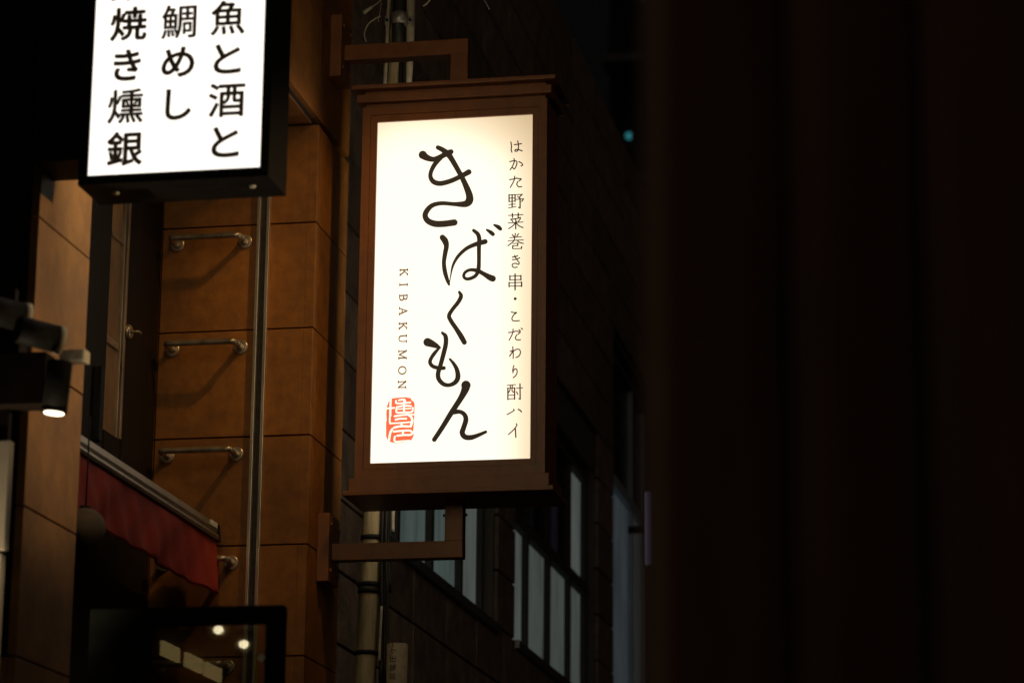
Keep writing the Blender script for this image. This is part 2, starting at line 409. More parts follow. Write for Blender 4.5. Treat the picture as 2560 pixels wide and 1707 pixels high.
# ------------------------------------------------------------------ lantern behind the pillar
lc = at(212, 1320, 9.75)
lan = thing('paper_lantern', 'dim round paper lantern hanging under the awning behind the tan pillar', 'lantern', lc - Vector((0, 0, .1)))
bm = bmesh.new(); prev = None; R0 = .075
for j in range(25):
    a = -math.pi / 2 * .88 + math.pi * .88 * j / 24
    r = R0 * math.cos(a) * (1 + (.02 if j % 2 else -.0)); ring = [bm.verts.new(lc + Vector((r * math.cos(k * math.pi / 14), r * math.sin(k * math.pi / 14), R0 * 1.0 * math.sin(a)))) for k in range(28)]
    if prev:
        for k in range(28): bm.faces.new((prev[k], prev[(k + 1) % 28], ring[(k + 1) % 28], ring[k]))
    prev = ring
link('paper_shade', to_mesh(bm, 'paper_shade'), 'lantern_paper', lan, smooth=True)
for s in (-1, 1): tube('ring', [lc + Vector((0, 0, s * R0 * .98 - .008)), lc + Vector((0, 0, s * R0 * .98 + .008))], .022, 'black_metal', lan)
tube('cord', [lc + Vector((0, 0, R0)), lc + Vector((0, 0, .42))], .003, 'black_metal', lan)

# ------------------------------------------------------------------ strokes and letters
def ribbon(bm, pts, plane, n=6, caps=True):
    """brush stroke: pts of (x, y, width) in photo pixels; plane maps a photo point to the sign's sheet"""
    P = smooth_path([(p[0], p[1], p[2]) for p in pts], n) if len(pts) > 2 else [Vector(p) for p in pts]
    L, Rr = [], []
    for i, p in enumerate(P):
        a, b = P[max(i - 1, 0)], P[min(i + 1, len(P) - 1)]
        d = Vector((b.x - a.x, b.y - a.y)); d = d.normalized() if d.length > 1e-6 else Vector((1, 0))
        nrm = Vector((-d.y, d.x)) * max(p.z, .3) / 2
        L.append((p.x + nrm.x, p.y + nrm.y)); Rr.append((p.x - nrm.x, p.y - nrm.y))
    vl = [bm.verts.new(plane(*q)) for q in L]; vr = [bm.verts.new(plane(*q)) for q in Rr]
    for i in range(len(P) - 1):
        try: bm.faces.new((vl[i], vl[i + 1], vr[i + 1], vr[i]))
        except ValueError: pass
    if caps:
        for p, q, ll, rr, sg in ((P[0], P[1], vl[0], vr[0], -1), (P[-1], P[-2], vl[-1], vr[-1], 1)):
            d = Vector((p.x - q.x, p.y - q.y)).normalized(); r = max(p.z, .3) / 2
            a0 = math.atan2(d.y, d.x); fan = []
            for k in range(1, 8):
                a = a0 - math.pi / 2 + math.pi * k / 8
                fan.append(bm.verts.new(plane(p.x + r * math.cos(a), p.y + r * math.sin(a))))
            st, en = (ll, rr) if sg < 0 else (rr, ll)
            # order: start at the side whose angle is a0 - 90 degrees
            try: bm.faces.new([st] + fan + [en])
            except ValueError: pass
def fix_up(bm, facing):
    for f in bm.faces:
        f.normal_update()
        if f.normal.dot(facing) < 0: f.normal_flip()
def glyph(name, strokes, crop, plane_y, m, parent, width=None, lift=.0):
    ox, oy, sc = crop
    bm = bmesh.new()
    for i, s in enumerate(strokes):
        yy = plane_y - .0002 * i - lift
        pts = [(ox + p[0] / sc, oy + p[1] / sc, (p[2] if len(p) > 2 else width) / sc) for p in s]
        ribbon(bm, pts, lambda x, y, yy=yy: at(x, y, yy))
    fix_up(bm, Vector((0, -1, 0)))
    return link(name, to_mesh(bm, name), m, parent)

# ------------------------------------------------------------------ brown hanging sign
KY = 12.10
sg = thing('hanging_sign', 'tall brown framed lightbox sign with large black brush lettering, on wall brackets', 'sign', at(1128, 1230, KY + .15))
def kp(x, y): return at(x, y, KY)
fx0, fx1 = -2.957, -2.229; fz0, fz1 = 4.254, 5.860          # lit face
bx0, bx1 = -3.026, -2.162; bz0, bz1 = 4.184, 5.933          # body
gx0, gx1, gz0, gz1 = fx0 - .030, fx1 + .026, fz0 - .028, fz1 + .032
KB = KY + .30
box('side_panel', (bx0, KY + .02, bz0), (bx0 + .02, KB - .02, bz1), 'sign_brown', sg)
box('side_panel', (bx1 - .02, KY + .02, bz0), (bx1, KB - .02, bz1), 'sign_brown', sg)
for s, y0, y1 in ((1, KY, KY + .02), (-1, KB - .02, KB)):
    boxes('outer_frame', [((bx0, y0, bz0), (gx0 - .0015, y1, bz1)), ((gx1 + .0015, y0, bz0), (bx1, y1, bz1)),
                          ((gx0 - .0015, y0, gz1 + .0015), (gx1 + .0015, y1, bz1)), ((gx0 - .0015, y0, bz0), (gx1 + .0015, y1, gz0 - .0015))], 'sign_brown', sg)
    o = .003 * s
    boxes('inner_frame', [((gx0, y0 + o, gz0), (fx0, y1 + o, gz1)), ((fx1, y0 + o, gz0), (gx1, y1 + o, gz1)),
                          ((fx0, y0 + o, fz1), (fx1, y1 + o, gz1)), ((fx0, y0 + o, gz0), (fx1, y1 + o, fz0))], 'sign_brown', sg)
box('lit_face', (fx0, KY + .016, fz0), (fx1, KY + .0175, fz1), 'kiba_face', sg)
box('back_face', (fx0, KB - .0175, fz0), (fx1, KB - .016, fz1), 'kiba_back', sg)
# cornice and base mouldings
def ring_plate(name, e, z0, z1, bev=.003):
    box(name, (bx0 - e[0], KY - e[1], z0), (bx1 + e[0], KB + e[1], z1), 'sign_brown', sg, bev)
zc = at(890, 261, KY).z
ring_plate('cornice_neck', (-.012, -.016), bz1 + .0005, bz1 + .018, 0)
ring_plate('cornice_moulding', (.024, .022), bz1 + .0185, bz1 + .056)
ring_plate('cornice_neck', (-.006, -.010), bz1 + .0565, bz1 + .077, 0)
ring_plate('cornice_plate', (.046, .044), bz1 + .0775, bz1 + .096)
ring_plate('base_moulding', (.022, .020), bz0 - .060, bz0 - .001)
ring_plate('base_plate', (.044, .040), bz0 - .082, bz0 - .061)
for px, py in ((968, 1259.5), (1320, 1247)):
    p = at(px, py, KY + .05); p.z = bz0 - .082
    tube('screw', [p, p - Vector((0, 0, .005))], [.008, .006], 'white_and_glint', sg, 10)  # white stands in for the shine on the screw head
# brackets
def bracket(zarm0, zarm1, xr, zleg, plate_z0, plate_z1, below):
    y0, y1 = 12.225, 12.295
    xl_ = XF + .055
    box('bracket_arm', (xl_, y0, zarm0), (xr, y1, zarm1), 'sign_brown', sg, .002)
    lo, hi = (zleg, zarm0 - .0005) if below else (zarm1 + .0005, zleg)
    box('bracket_post', (xr - .082, y0 + .001, lo), (xr - .0005, y1 - .001, hi), 'sign_brown', sg, .002)
    box('wall_plate', (XF + .0005, 12.17, plate_z0), (XF + .054, 12.36, plate_z1), 'sign_brown', sg, .002)
    for zz in (plate_z0 + .05, plate_z1 - .05):
        for yy in (12.195, 12.335):
            tube('bolt', [(XF + .054, yy, zz), (XF + .064, yy, zz)], .010, 'sign_brown', sg, 6)
a0, a1 = at(868, 143, 12.225), at(1170, 96, 12.225)
bracket(a1.z - .074, a1.z, a1.x, bz1 + .0965, at(840, 190, 12.17).z, at(840, 37, 12.17).z, True)
b0, b1 = at(1154, 1392, 12.225), at(1154, 1350, 12.225)
bracket(b0.z, b1.z, b0.x + .003, bz0 - .0825, at(812, 1451, 12.17).z, at(812, 1281, 12.17).z, False)
lz = (at(1113, 1288, 12.26).z)
tube('leg_bolt', [(b0.x - .082 - .012, 12.26, lz), (b0.x + .016, 12.26, lz)], .006, 'black_metal', sg, 8)

# big brush characters
K1, K2 = (1020, 340, 3.919), (1020, 720, 3.734)
FY = KY + .0145
BIG = {
 'ki': (K1, [[(145, 187, 76), (185, 214, 58), (250, 230, 46), (320, 205, 46), (380, 172, 52), (422, 156, 46)],
             [(293, 114, 40), (340, 138, 46), (395, 182, 54), (440, 248, 48), (520, 390, 46), (572, 500, 54), (602, 585, 64), (598, 640, 70), (555, 668, 58), (450, 668, 38), (330, 660, 38), (240, 680, 42), (187, 730, 48), (168, 782, 50), (195, 832, 54), (260, 860, 58), (345, 862, 58), (455, 848, 58)],
             [(330, 205, 40), (265, 275, 42), (226, 350, 38), (222, 408, 40), (255, 452, 46), (320, 466, 46), (420, 441, 44), (520, 395, 44), (596, 354, 50)]]),
 'ba': (K1, [[(338, 995, 52), (364, 1030, 58), (376, 1080, 46), (364, 1150, 42), (352, 1240, 38), (362, 1330, 40), (385, 1410, 34), (402, 1455, 22)],
             [(407, 1440, 7), (418, 1370, 11), (440, 1270, 22), (490, 1180, 30), (570, 1105, 34), (660, 1062, 40), (756, 1035, 46)],
             [(643, 926, 30), (684, 962, 38), (698, 1012, 40), (695, 1100, 38), (695, 1220, 36), (690, 1305, 38), (668, 1362, 34), (620, 1393, 32), (572, 1400, 30), (546, 1375, 28), (560, 1336, 28), (610, 1312, 30), (680, 1320, 38), (740, 1350, 40), (800, 1385, 54), (830, 1397, 58)],
             [(773, 920, 20), (810, 944, 36), (832, 963, 36)], [(845, 872, 20), (885, 893, 38), (905, 911, 34)]]),
 'ku': (K2, [[(479, 38, 24), (495, 75, 36), (470, 130, 36), (415, 200, 34), (383, 258, 36), (402, 308, 38), (452, 382, 40), (495, 450, 46), (526, 506, 44)]]),
 'mo': (K2, [[(320, 418, 24), (350, 450, 38), (353, 520, 40), (330, 620, 40), (303, 720, 38), (281, 795, 40), (288, 850, 40), (330, 895, 38), (385, 905, 34), (440, 880, 40), (466, 830, 44), (456, 760, 38), (426, 705, 30), (391, 663, 20)],
             [(183, 505, 74), (222, 520, 62), (268, 541, 42), (296, 556, 22)],
             [(294, 556, 20), (250, 605, 32), (216, 655, 32), (206, 695, 34), (232, 730, 34), (290, 746, 34), (335, 746, 34)]]),
 'n': (K2, [[(541, 907, 82), (532, 950, 66), (490, 1032, 50), (400, 1170, 46), (320, 1300, 42), (245, 1413, 40)],
            [(385, 1190, 10), (430, 1158, 40), (490, 1155, 36), (530, 1185, 40), (540, 1232, 44), (520, 1300, 44), (506, 1350, 46), (532, 1388, 46), (590, 1393, 44), (660, 1370, 34), (726, 1341, 26)]]),
}
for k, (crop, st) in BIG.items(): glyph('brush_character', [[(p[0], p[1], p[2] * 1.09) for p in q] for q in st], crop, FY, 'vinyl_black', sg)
# small column of writing beside them
S1, S2 = (1240, 330, 3.92), (1240, 720, 3.92)
W, V, T = 11.5, 13.5, 9.0
def ln(w, *p): return [(x, y, w) for x, y in p]
SMALL = [
 (S1, [ln(W, (146, 100), (152, 140), (149, 175), (156, 200)), ln(W, (180, 126), (215, 122), (250, 116)), ln(W, (212, 90), (220, 128), (217, 175), (200, 192), (184, 184), (200, 172), (232, 178), (257, 188))]),
 (S1, [ln(W, (135, 292), (175, 284), (204, 292), (199, 330), (180, 364), (164, 352)), ln(W, (176, 262), (180, 290), (160, 340), (138, 372)), ln(W, (225, 292), (252, 308), (261, 325), (245, 335))]),
 (S1, [ln(W, (132, 468), (175, 462), (206, 452)), ln(W, (183, 435), (175, 480), (140, 545)), ln(W, (212, 458), (248, 462), (225, 482)), ln(W, (213, 488), (204, 515), (222, 538), (252, 536))]),
 (S1, [ln(V, (128, 616), (128, 684)), ln(V, (187, 614), (187, 682)), ln(V, (158, 616), (158, 738)), ln(T, (128, 618), (187, 616)), ln(T, (128, 650), (187, 648)), ln(T, (128, 682), (187, 679)), ln(T, (125, 712), (190, 708)), ln(T, (122, 746), (195, 732)),
       ln(T, (200, 616), (256, 612)), ln(W, (256, 612), (230, 640)), ln(W, (212, 634), (238, 655)), ln(T, (198, 662), (272, 656)), ln(W, (270, 657), (252, 682)), ln(V, (236, 658), (236, 745)), ln(W, (236, 747), (221, 740))]),
 (S1, [ln(T, (120, 819), (265, 810)), ln(V, (160, 800), (162, 838)), ln(V, (218, 797), (217, 834)), ln(W, (240, 838), (200, 850), (142, 857)), ln(W, (153, 862), (166, 882)), ln(W, (188, 857), (200, 877)), ln(W, (240, 850), (217, 880)), ln(T, (118, 893), (265, 883)), ln(V, (193, 880), (193, 950)), ln(W, (190, 890), (165, 920), (124, 948)), ln(W, (196, 890), (225, 920), (265, 938))]),
 (S1, [ln(W, (158, 1006), (176, 1026)), ln(W, (220, 998), (205, 1022)), ln(T, (135, 1036), (250, 1028)), ln(T, (118, 1066), (268, 1058)), ln(W, (190, 995), (178, 1060), (150, 1090), (117, 1115)), ln(W, (205, 1060), (230, 1082), (267, 1093)), ln(T, (165, 1094), (214, 1090)), ln(V, (214, 1090), (212, 1114)), ln(T, (165, 1117), (213, 1114)), ln(V, (165, 1115), (163, 1138)), ln(T, (165, 1145), (250, 1142)), ln(V, (248, 1142), (252, 1124))]),
 (S1, [ln(W, (160, 1227), (190, 1222), (212, 1212)), ln(W, (160, 1252), (200, 1247), (232, 1234)), ln(W, (182, 1210), (200, 1245), (226, 1280), (220, 1298), (195, 1287)), ln(W, (195, 1287), (165, 1292), (159, 1312), (175, 1328), (208, 1325))]),
 (S1, [ln(V, (136, 1408), (136, 1452)), ln(V, (244, 1406), (244, 1450)), ln(T, (136, 1414), (244, 1410)), ln(T, (136, 1449), (244, 1446)), ln(V, (128, 1474), (128, 1516)), ln(V, (251, 1470), (251, 1513)), ln(T, (128, 1478), (251, 1474)), ln(T, (128, 1511), (251, 1508)), ln(V + 1, (187, 1392), (187, 1546))]),
 (S2, [ln(29, (187.5, 105), (188.5, 105))]),
 (S2, [ln(W, (150, 235), (180, 241), (202, 240), (178, 258)), ln(W, (176, 260), (158, 290), (160, 315), (182, 322), (228, 320))]),
 (S2, [ln(W, (122, 436), (165, 432), (190, 422)), ln(W, (168, 402), (160, 450), (128, 512)), ln(W, (198, 423), (238, 430), (215, 452)), ln(W, (204, 458), (189, 488), (205, 507), (240, 506)), ln(W, (225, 408), (238, 418)), ln(W, (247, 394), (260, 403))]),
 (S2, [ln(W, (164, 575), (169, 640), (168, 690)), ln(W, (138, 622), (166, 612), (135, 665)), ln(W, (133, 669), (160, 630), (195, 602), (228, 602), (240, 630), (225, 665), (195, 681))]),
 (S2, [ln(W, (175, 758), (165, 795), (166, 830)), ln(W, (168, 815), (185, 790), (204, 800), (206, 830), (192, 858), (168, 878))]),
 (S2, [ln(T, (108, 953), (192, 945)), ln(V, (116, 978), (116, 1092)), ln(V, (182, 976), (182, 1088)), ln(T, (116, 982), (182, 978)), ln(T, (116, 1050), (182, 1047)), ln(T, (116, 1086), (182, 1082)), ln(W, (140, 950), (139, 990), (122, 1025)), ln(W, (160, 950), (158, 1008), (178, 1018)), ln(T, (198, 982), (262, 976)), ln(V, (235, 938), (237, 1088)), ln(W, (236, 1088), (224, 1082)), ln(W, (202, 1016), (213, 1040))]),
 (S2, [ln(W, (172, 1187), (178, 1196), (150, 1216), (108, 1238)), ln(W + 2, (218, 1187), (238, 1198), (249, 1212))]),
 (S2, [ln(W, (200, 1328), (203, 1345), (170, 1390), (122, 1433)), ln(V, (190, 1376), (194, 1460))]),
]
for i, (crop, st) in enumerate(SMALL):
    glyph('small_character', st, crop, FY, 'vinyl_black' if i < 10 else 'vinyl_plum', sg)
# roman letters turned on their side: u runs down the sign, v to the right
def roman(u0, u1, x0, strokes, h=82.0):
    crop = (960, 640, 4.35); out = []
    for s in strokes:
        out.append([(x0 + h * v, u0 + (u1 - u0) * u - 4 * v, wd) for u, v, wd in s])
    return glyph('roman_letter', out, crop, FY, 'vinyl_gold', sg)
t_, k_ = 11.0, 14.5
def st(a, b, wd): return [(a[0], a[1], wd), (b[0], b[1], wd)]
def se(u, v, d=.14): return st((u - d, v), (u + d, v), t_)
LET = {
 'K': [st((.15, 0), (.15, 1), k_), se(.15, 0), se(.15, 1), st((.15, .42), (.85, 1), t_), st((.38, .60), (.90, 0), k_), se(.85, 1), se(.88, 0)],
 'I': [st((.5, 0), (.5, 1), k_), se(.5, 0, .45), se(.5, 1, .45)],
 'B': [st((.15, 0), (.15, 1), k_), st((0, 0), (.5, 0), t_), st((0, 1), (.5, 1), t_), [(.5, 1, t_), (.82, .9, k_), (.82, .65, k_), (.5, .53, t_)], st((.15, .53), (.5, .53), t_), [(.5, .53, t_), (.95, .42, k_), (.95, .12, k_), (.5, 0, t_)]],
 'A': [st((.08, 0), (.5, 1), t_), st((.5, 1), (.92, 0), k_), st((.25, .36), (.75, .36), t_), se(.08, 0), se(.92, 0)],
 'U': [[(.12, 1, k_), (.12, .45, k_), (.2, .12, k_), (.5, 0, t_), (.8, .12, t_), (.88, .45, t_), (.88, 1, t_)], se(.12, 1), se(.88, 1)],
 'M': [st((.12, 0), (.12, 1), t_), st((.12, 1), (.5, .05), k_), st((.5, .05), (.88, 1), t_), st((.88, 0), (.88, 1), k_), se(.12, 0, .12), se(.88, 0, .12), se(.08, 1, .08), se(.92, 1, .08)],
 'O': [[(.5 + .5 * math.sin(a), .5 + .5 * math.cos(a), 10 + 4.5 * abs(math.sin(a))) for a in [2 * math.pi * i / 14 for i in range(15)]]],
 'N': [st((.12, 0), (.12, 1), t_), st((.12, 1), (.88, 0), k_), st((.88, 0), (.88, 1), t_), se(.12, 0), se(.88, 1), se(.1, 1, .1)],
}
for ch_, u0, u1, x0 in (('K', 143, 215, 175), ('I', 300, 327, 172), ('B', 422, 482, 170), ('A', 562, 638, 168), ('K', 725, 798, 165), ('U', 860, 940, 163), ('M', 1025, 1122, 161), ('O', 1204, 1284, 158), ('N', 1358, 1440, 155)):
    roman(u0, u1, x0, LET[ch_])
# red seal
SC = (940, 970, 9.8)
seal = link('seal', bpy.data.meshes.new('seal'), None, sg, at(1000, 1050, FY))
pts = [(400, 248), (470, 240), (560, 242), (640, 232), (720, 220), (790, 236), (860, 246), (868, 335), (912, 322), (934, 352), (946, 400), (936, 480), (940, 560), (928, 640), (936, 760), (918, 850), (920, 990), (908, 1110), (930, 1135), (898, 1220), (850, 1290), (740, 1318), (640, 1335), (480, 1345), (400, 1330), (333, 1306), (300, 1280), (280, 1258), (248, 1180), (252, 1000), (246, 860), (262, 760), (252, 640), (262, 520), (264, 460), (290, 385), (320, 312), (335, 345), (385, 345)]
bm = bmesh.new()
vs = [bm.verts.new(at(SC[0] + x / SC[2], SC[1] + y / SC[2], FY)) for x, y in pts]
bm.faces.new(vs); bmesh.ops.triangulate(bm, faces=bm.faces); fix_up(bm, Vector((0, -1, 0)))
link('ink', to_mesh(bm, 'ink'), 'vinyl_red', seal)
SEAL = [ln(52, (360, 240), (352, 480), (350, 675)), ln(42, (255, 497), (350, 490), (445, 482)), ln(40, (340, 712), (336, 790), (345, 865)), ln(36, (345, 863), (600, 850), (850, 830)),
        ln(42, (560, 295), (690, 278), (720, 335)), ln(44, (490, 310), (498, 365), (600, 372), (840, 350)), ln(46, (690, 280), (688, 590)), ln(42, (505, 463), (690, 430), (860, 437)), ln(30, (530, 512), (850, 497)), ln(44, (500, 500), (498, 570), (535, 602), (700, 592), (880, 580), (900, 480)),
        ln(44, (455, 688), (620, 662), (780, 648)), ln(46, (480, 772), (580, 748), (740, 745)), ln(58, (770, 640), (850, 690), (890, 780), (868, 880), (845, 935)), ln(34, (850, 645), (940, 645)), ln(46, (626, 850), (624, 940)), ln(52, (445, 962), (620, 930), (790, 936)),
        ln(52, (400, 1000), (350, 1090), (318, 1275)), ln(46, (430, 1062), (600, 1046), (820, 1038), (893, 1090), (840, 1142), (680, 1146), (520, 1163)), ln(46, (662, 1050), (656, 1148)), ln(44, (465, 1182), (448, 1260), (485, 1312), (640, 1300), (830, 1290))]
o = glyph('carved_lines', SEAL, SC, FY - .0005, 'kiba_face', seal)

# ------------------------------------------------------------------ black lightbox sign
QY = 8.60
qs = QY / 8.85
qx0, qx1 = at(224, 300, QY).x, at(653, 300, QY).x
qz0 = at(440, 428, QY).z; qz1 = qz0 + 1.95
fr = .030
bs = thing('black_lightbox', 'black box lightbox sign with three columns of black characters on white', 'sign', (qx0, QY + .1, qz0))
QB = QY + .225
cx0, cx1, cz0, cz1 = qx0 - fr, qx1 + fr, qz0 - fr - .002, qz1 + fr
boxes('casing', [((cx0, QY, cz0), (cx0 + .006, QB, cz1)), ((cx1 - .006, QY, cz0), (cx1, QB, cz1)), ((cx0 + .006, QY, cz0), (cx1 - .006, QB, cz0 + .006)), ((cx0 + .006, QY, cz1 - .006), (cx1 - .006, QB, cz1))], 'black_metal', bs)
for y0, y1 in ((QY + .002, QY + .014), (QB - .014, QB - .002)):
    boxes('face_frame', [((cx0 + .006, y0, cz0 + .006), (qx0, y1, cz1 - .006)), ((qx1, y0, cz0 + .006), (cx1 - .006, y1, cz1 - .006)),
                         ((qx0, y0, cz0 + .006), (qx1, y1, qz0)), ((qx0, y0, qz1), (qx1, y1, cz1 - .006))], 'black_metal', bs)
box('lit_face', (qx0, QY + .010, qz0), (qx1, QY + .012, qz1), 'black_sign_face', bs)
box('back_face', (qx0, QB - .012, qz0), (qx1, QB - .010, qz1), 'black_sign_back', bs)
for px, py in ((290, 487), (632, 466)):
    p = at(px, py, QY + .10); p.z = cz0
    tube('screw', [p, p - Vector((0, 0, .006))], [.012, .009], 'white_and_glint', bs, 12)  # screw's shine put in as a white colour
box('mounting_box', (XP + .0005, QY + .01, at(150, 402, QY + .01).z), (cx0 - .0005, QB - .004, qz1 + .02), 'black_metal', bs)

def font_mesh(ch, bold=0.0):
    c = bpy.data.curves.new('glyph', 'FONT'); c.body = ch; c.size = 1; c.resolution_u = 4
    o = bpy.data.objects.new('glyph', c); COL.objects.link(o)
    dg = bpy.context.evaluated_depsgraph_get(); dg.update()
    me = bpy.data.meshes.new_from_object(o.evaluated_get(dg), depsgraph=dg)
    bpy.data.objects.remove(o); bpy.data.curves.remove(c)
    return me
def put_char(ch, crop, bb, Y, m, parent, bold=0.0):
    ox, oy, sc = crop
    me = font_mesh(ch, bold)
    if not me.vertices: return
    xs = [v.co.x for v in me.vertices]; ys = [v.co.y for v in me.vertices]
    w_, h_ = max(xs) - min(xs), max(ys) - min(ys); mx, my = (max(xs) + min(xs)) / 2, (max(ys) + min(ys)) / 2
    c = at(ox + (bb[0] + bb[2]) / 2 / sc, oy + (bb[1] + bb[3]) / 2 / sc, Y)
    pxc, pyc = ox + (bb[0] + bb[2]) / 2 / sc, oy + (bb[1] + bb[3]) / 2 / sc
    hw, hh2 = (bb[2] - bb[0]) / 2 / sc, ((bb[3] - bb[1]) - .045 * (bb[2] - bb[0])) / 2 / sc
    sw = (at(pxc + hw, pyc, Y).x - at(pxc - hw, pyc, Y).x) * 1.05; sh = (at(pxc, pyc - hh2, Y).z - at(pxc, pyc + hh2, Y).z) * 1.05
    base = [Vector(((v.co.x - mx) / w_ * sw, 0, (v.co.y - my) / h_ * sh)) for v in me.vertices]
    tris = [tuple(p.vertices) for p in me.polygons]
    vs, fs = [], []
    B = bold * sw                                  # heavier weight: the outline spread in eight directions
    shifts = [(0, 0)] + ([(math.cos(a * math.pi / 4), math.sin(a * math.pi / 4)) for a in range(8)] if bold else [])
    shr = 1 - 2 * B / sw
    for i, (dx, dz) in enumerate(shifts):
        o_ = len(vs)
        vs += [Vector((v.x * shr + dx * B, -.00004 * i, v.z * shr + dz * B)) for v in base]
        fs += [tuple(q + o_ for q in t) for t in tris]
    me2 = bpy.data.meshes.new('character'); me2.from_pydata(vs, [], fs); me2.update(); bpy.data.meshes.remove(me)
    return link('character', me2, m, parent, c)
C1 = (0, 0, 2.735)
LY = QY + .0085
for ch, bb, bold in (('藁', (765, -232, 1005, 5), .020), ('焼', (760, 50, 1000, 280), .026), ('き', (780, 340, 960, 555), .036), ('燻', (742, 610, 975, 845), .019), ('銀', (735, 900, 970, 1137), .026),
                     ('鯛', (1110, 35, 1338, 265), .017), ('め', (1110, 322, 1325, 530), .029), ('し', (1135, 608, 1305, 822), .033),
                     ('魚', (1447, 5, 1672, 240), .022), ('と', (1465, 300, 1645, 507), .031), ('酒', (1430, 568, 1670, 802), .020), ('と', (1450, 865, 1632, 1078), .031)):
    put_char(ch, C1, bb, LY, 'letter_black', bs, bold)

# ------------------------------------------------------------------ leaning utility pole with its cables
PY = 12.80
up = thing('utility_pole', 'pale leaning utility pole with banded cables behind the hanging sign', 'pole', (at(915, 1656, PY).x - .25, PY, 0))
def pp(x, y, dy=0.0): return at(x, y, PY + dy)
lo_, hi_ = pp(915, 1656), pp(990, 100)
dirp = (hi_ - lo_); base = lo_ - dirp * (lo_.z / dirp.z); top = lo_ + dirp * ((9.2 - lo_.z) / dirp.z)
def along(z): return base + (top - base) * ((z - base.z) / (top.z - base.z))
tube('shaft', [along(0), along(pp(0, 1283).z), along(6.0), along(9.2)], [.062, .046, .040, .034], 'pole_pale', up, 24)
for py in (1345, 1462, 1478, 1632):
    z = pp(915, py).z; c = along(z); r = .0525
    tube('band', [c - Vector((0, 0, .010)), c + Vector((0, 0, .010))], r + (.002 if py != 1462 else .006), 'black_metal', up, 24)
def cable(name, pts, r, m, dy=0.0, n=6): return tube(name, smooth_path([pp(x, y, dy) for x, y in pts], n), r, m, up, 10)
cable('cable', [(953, 1707), (955, 1500), (957, 1290), (985, 700), (1002, 210), (1012, -60)], .012, 'cable', -.03)
cable('cable', [(965, 1707), (968, 1480), (966, 1290), (993, 700), (1010, 210), (1020, -60)], .009, 'cable', -.04)
cable('cable', [(975, 1480), (972, 1290), (996, 700), (992, 210), (1000, -60)], .008, 'cable', -.02)
cable('conduit_pipe', [(982, 1330), (983, 1280), (986, 1230)], .0085, 'conduit', -.05)
cable('conduit_pipe', [(948, 1650), (950, 1600), (954, 1515)], .006, 'conduit', -.06)
cable('conduit_pipe', [(962, 215), (966, 130), (973, 0), (978, -80)], .0095, 'conduit', -.06)
tube('conduit_pipe', [pp(1022, 225, -.03), pp(1024, 150, -.03), pp(1025, 100, -.03), pp(1027, -60, -.03)], [.013, .019, .022, .024], 'conduit', up, 16)
tube('cable_sheath', [pp(994, 110, -.09), pp(996, 30, -.09), pp(998, -60, -.09)], .031, 'cable', up, 18)
tube('clamp', [pp(999.5, 62, -.09), pp(999, 34, -.09)], .0375, 'galvanised', up, 24)
for dx in (-31, 27):
    p = pp(999.5 + dx, 50, -.09); box('clamp_lug', p - Vector((.011, .006, .028)), p + Vector((.011, .006, .020)), 'galvanised', up, .002)
    tube('clamp_bolt', [p + Vector((0, -.018, -.006)), p + Vector((0, -.006, -.006))], .007, 'black_metal', up, 8)
cable('loose_wire', [(915, 104), (911, 85), (920, 62), (938, 48), (952, 41)], .0035, 'conduit', -.03)
cable('loose_wire', [(1058, 16), (1068, 9), (1079, -6)], .004, 'conduit', -.03)
cable('loose_wire', [(946, 55), (950, 30), (954, 8)], .0015, 'conduit', -.03)
cable('loose_wire', [(931, 18), (945, 8), (960, -5)], .0025, 'galvanised', -.03)
tube('connector', [pp(908, 33, -.03), pp(930, 18, -.03)], [.010, .008], 'conduit', up, 10)
cable('loose_wire', [(1206, -8), (1215, 8), (1223, 24)], .004, 'galvanised', .4)
for px in ((930, 205, 946, 160), (965, 205, 935, 160), (1080, 205, 1050, 155), (1062, 175, 1085, 155), (1035, 200, 1060, 180)):
    cable('loose_wire', [(px[0], px[1]), ((px[0] + px[2]) / 2 + 2, (px[1] + px[3]) / 2), (px[2], px[3])], .0015, 'cable', .1)
# plastic sleeve with lettering
sc_ = pp(991, 1660, -.02); r_s = .050
stop = pp(993, 1609, -.02)
tube('sleeve', [Vector((sc_.x - .005, sc_.y, 2.4)), Vector((stop.x, stop.y, stop.z - .004)), stop], [r_s, r_s, r_s - .004], 'sleeve_plastic', up, 28)
for ch, cy in (('ー', 1614.5), ('ケ', 1630), ('圧', 1651), ('電', 1673), ('高', 1695)):
    me = font_mesh(ch, .0)
    c0_ = at(991.5, cy, PY)
    hh = .034
    for v in me.vertices:
        x, y = v.co.x - .5, v.co.y - .36
        u_, v_ = x, y                           # turned a quarter left: reading upwards
        a = -v_ * hh / r_s - .10
        v.co = Vector((sc_.x + (r_s + .0008) * math.sin(a), sc_.y - (r_s + .0008) * math.cos(a), c0_.z + u_ * hh))
    me.update(); link('print', me, 'print_dark', up)

# ------------------------------------------------------------------ spotlights at the left
def cyl_light(name, label, a, b, r, rim, lens, group='spotlights on the dark arm'):
    a, b = Vector(a), Vector(b); d = (b - a).normalized()
    t = thing(name, label, 'spotlight', a, group)
    tube('housing', [a, a + d * .004, b - d * .012], [r * .92, r, r], 'black_metal', t, 32)
    tube('rim', [b - d * .0118, b + d * .010, b + d * .0105], [r * 1.05, r * 1.05, r * .90], rim, t, 32) if lens is None else tube('rim', [b - d * .0118, b - d * .001, b - d * .0005], [r * 1.02, r * 1.02, r * .90], rim, t, 32)
    if lens: tube('lens', [b + d * .0002, b + d * .003], [r * .80, r * .74], lens, t, 32)
    return t
SY = 8.30
r1 = .044
arm = thing('lamp_arm', 'dark bracket arm carrying the spotlights beside the tan pillar', 'bracket', at(40, 980, SY + .05))
p0, p1 = at(-60, 905, SY), at(108, 1005, SY)
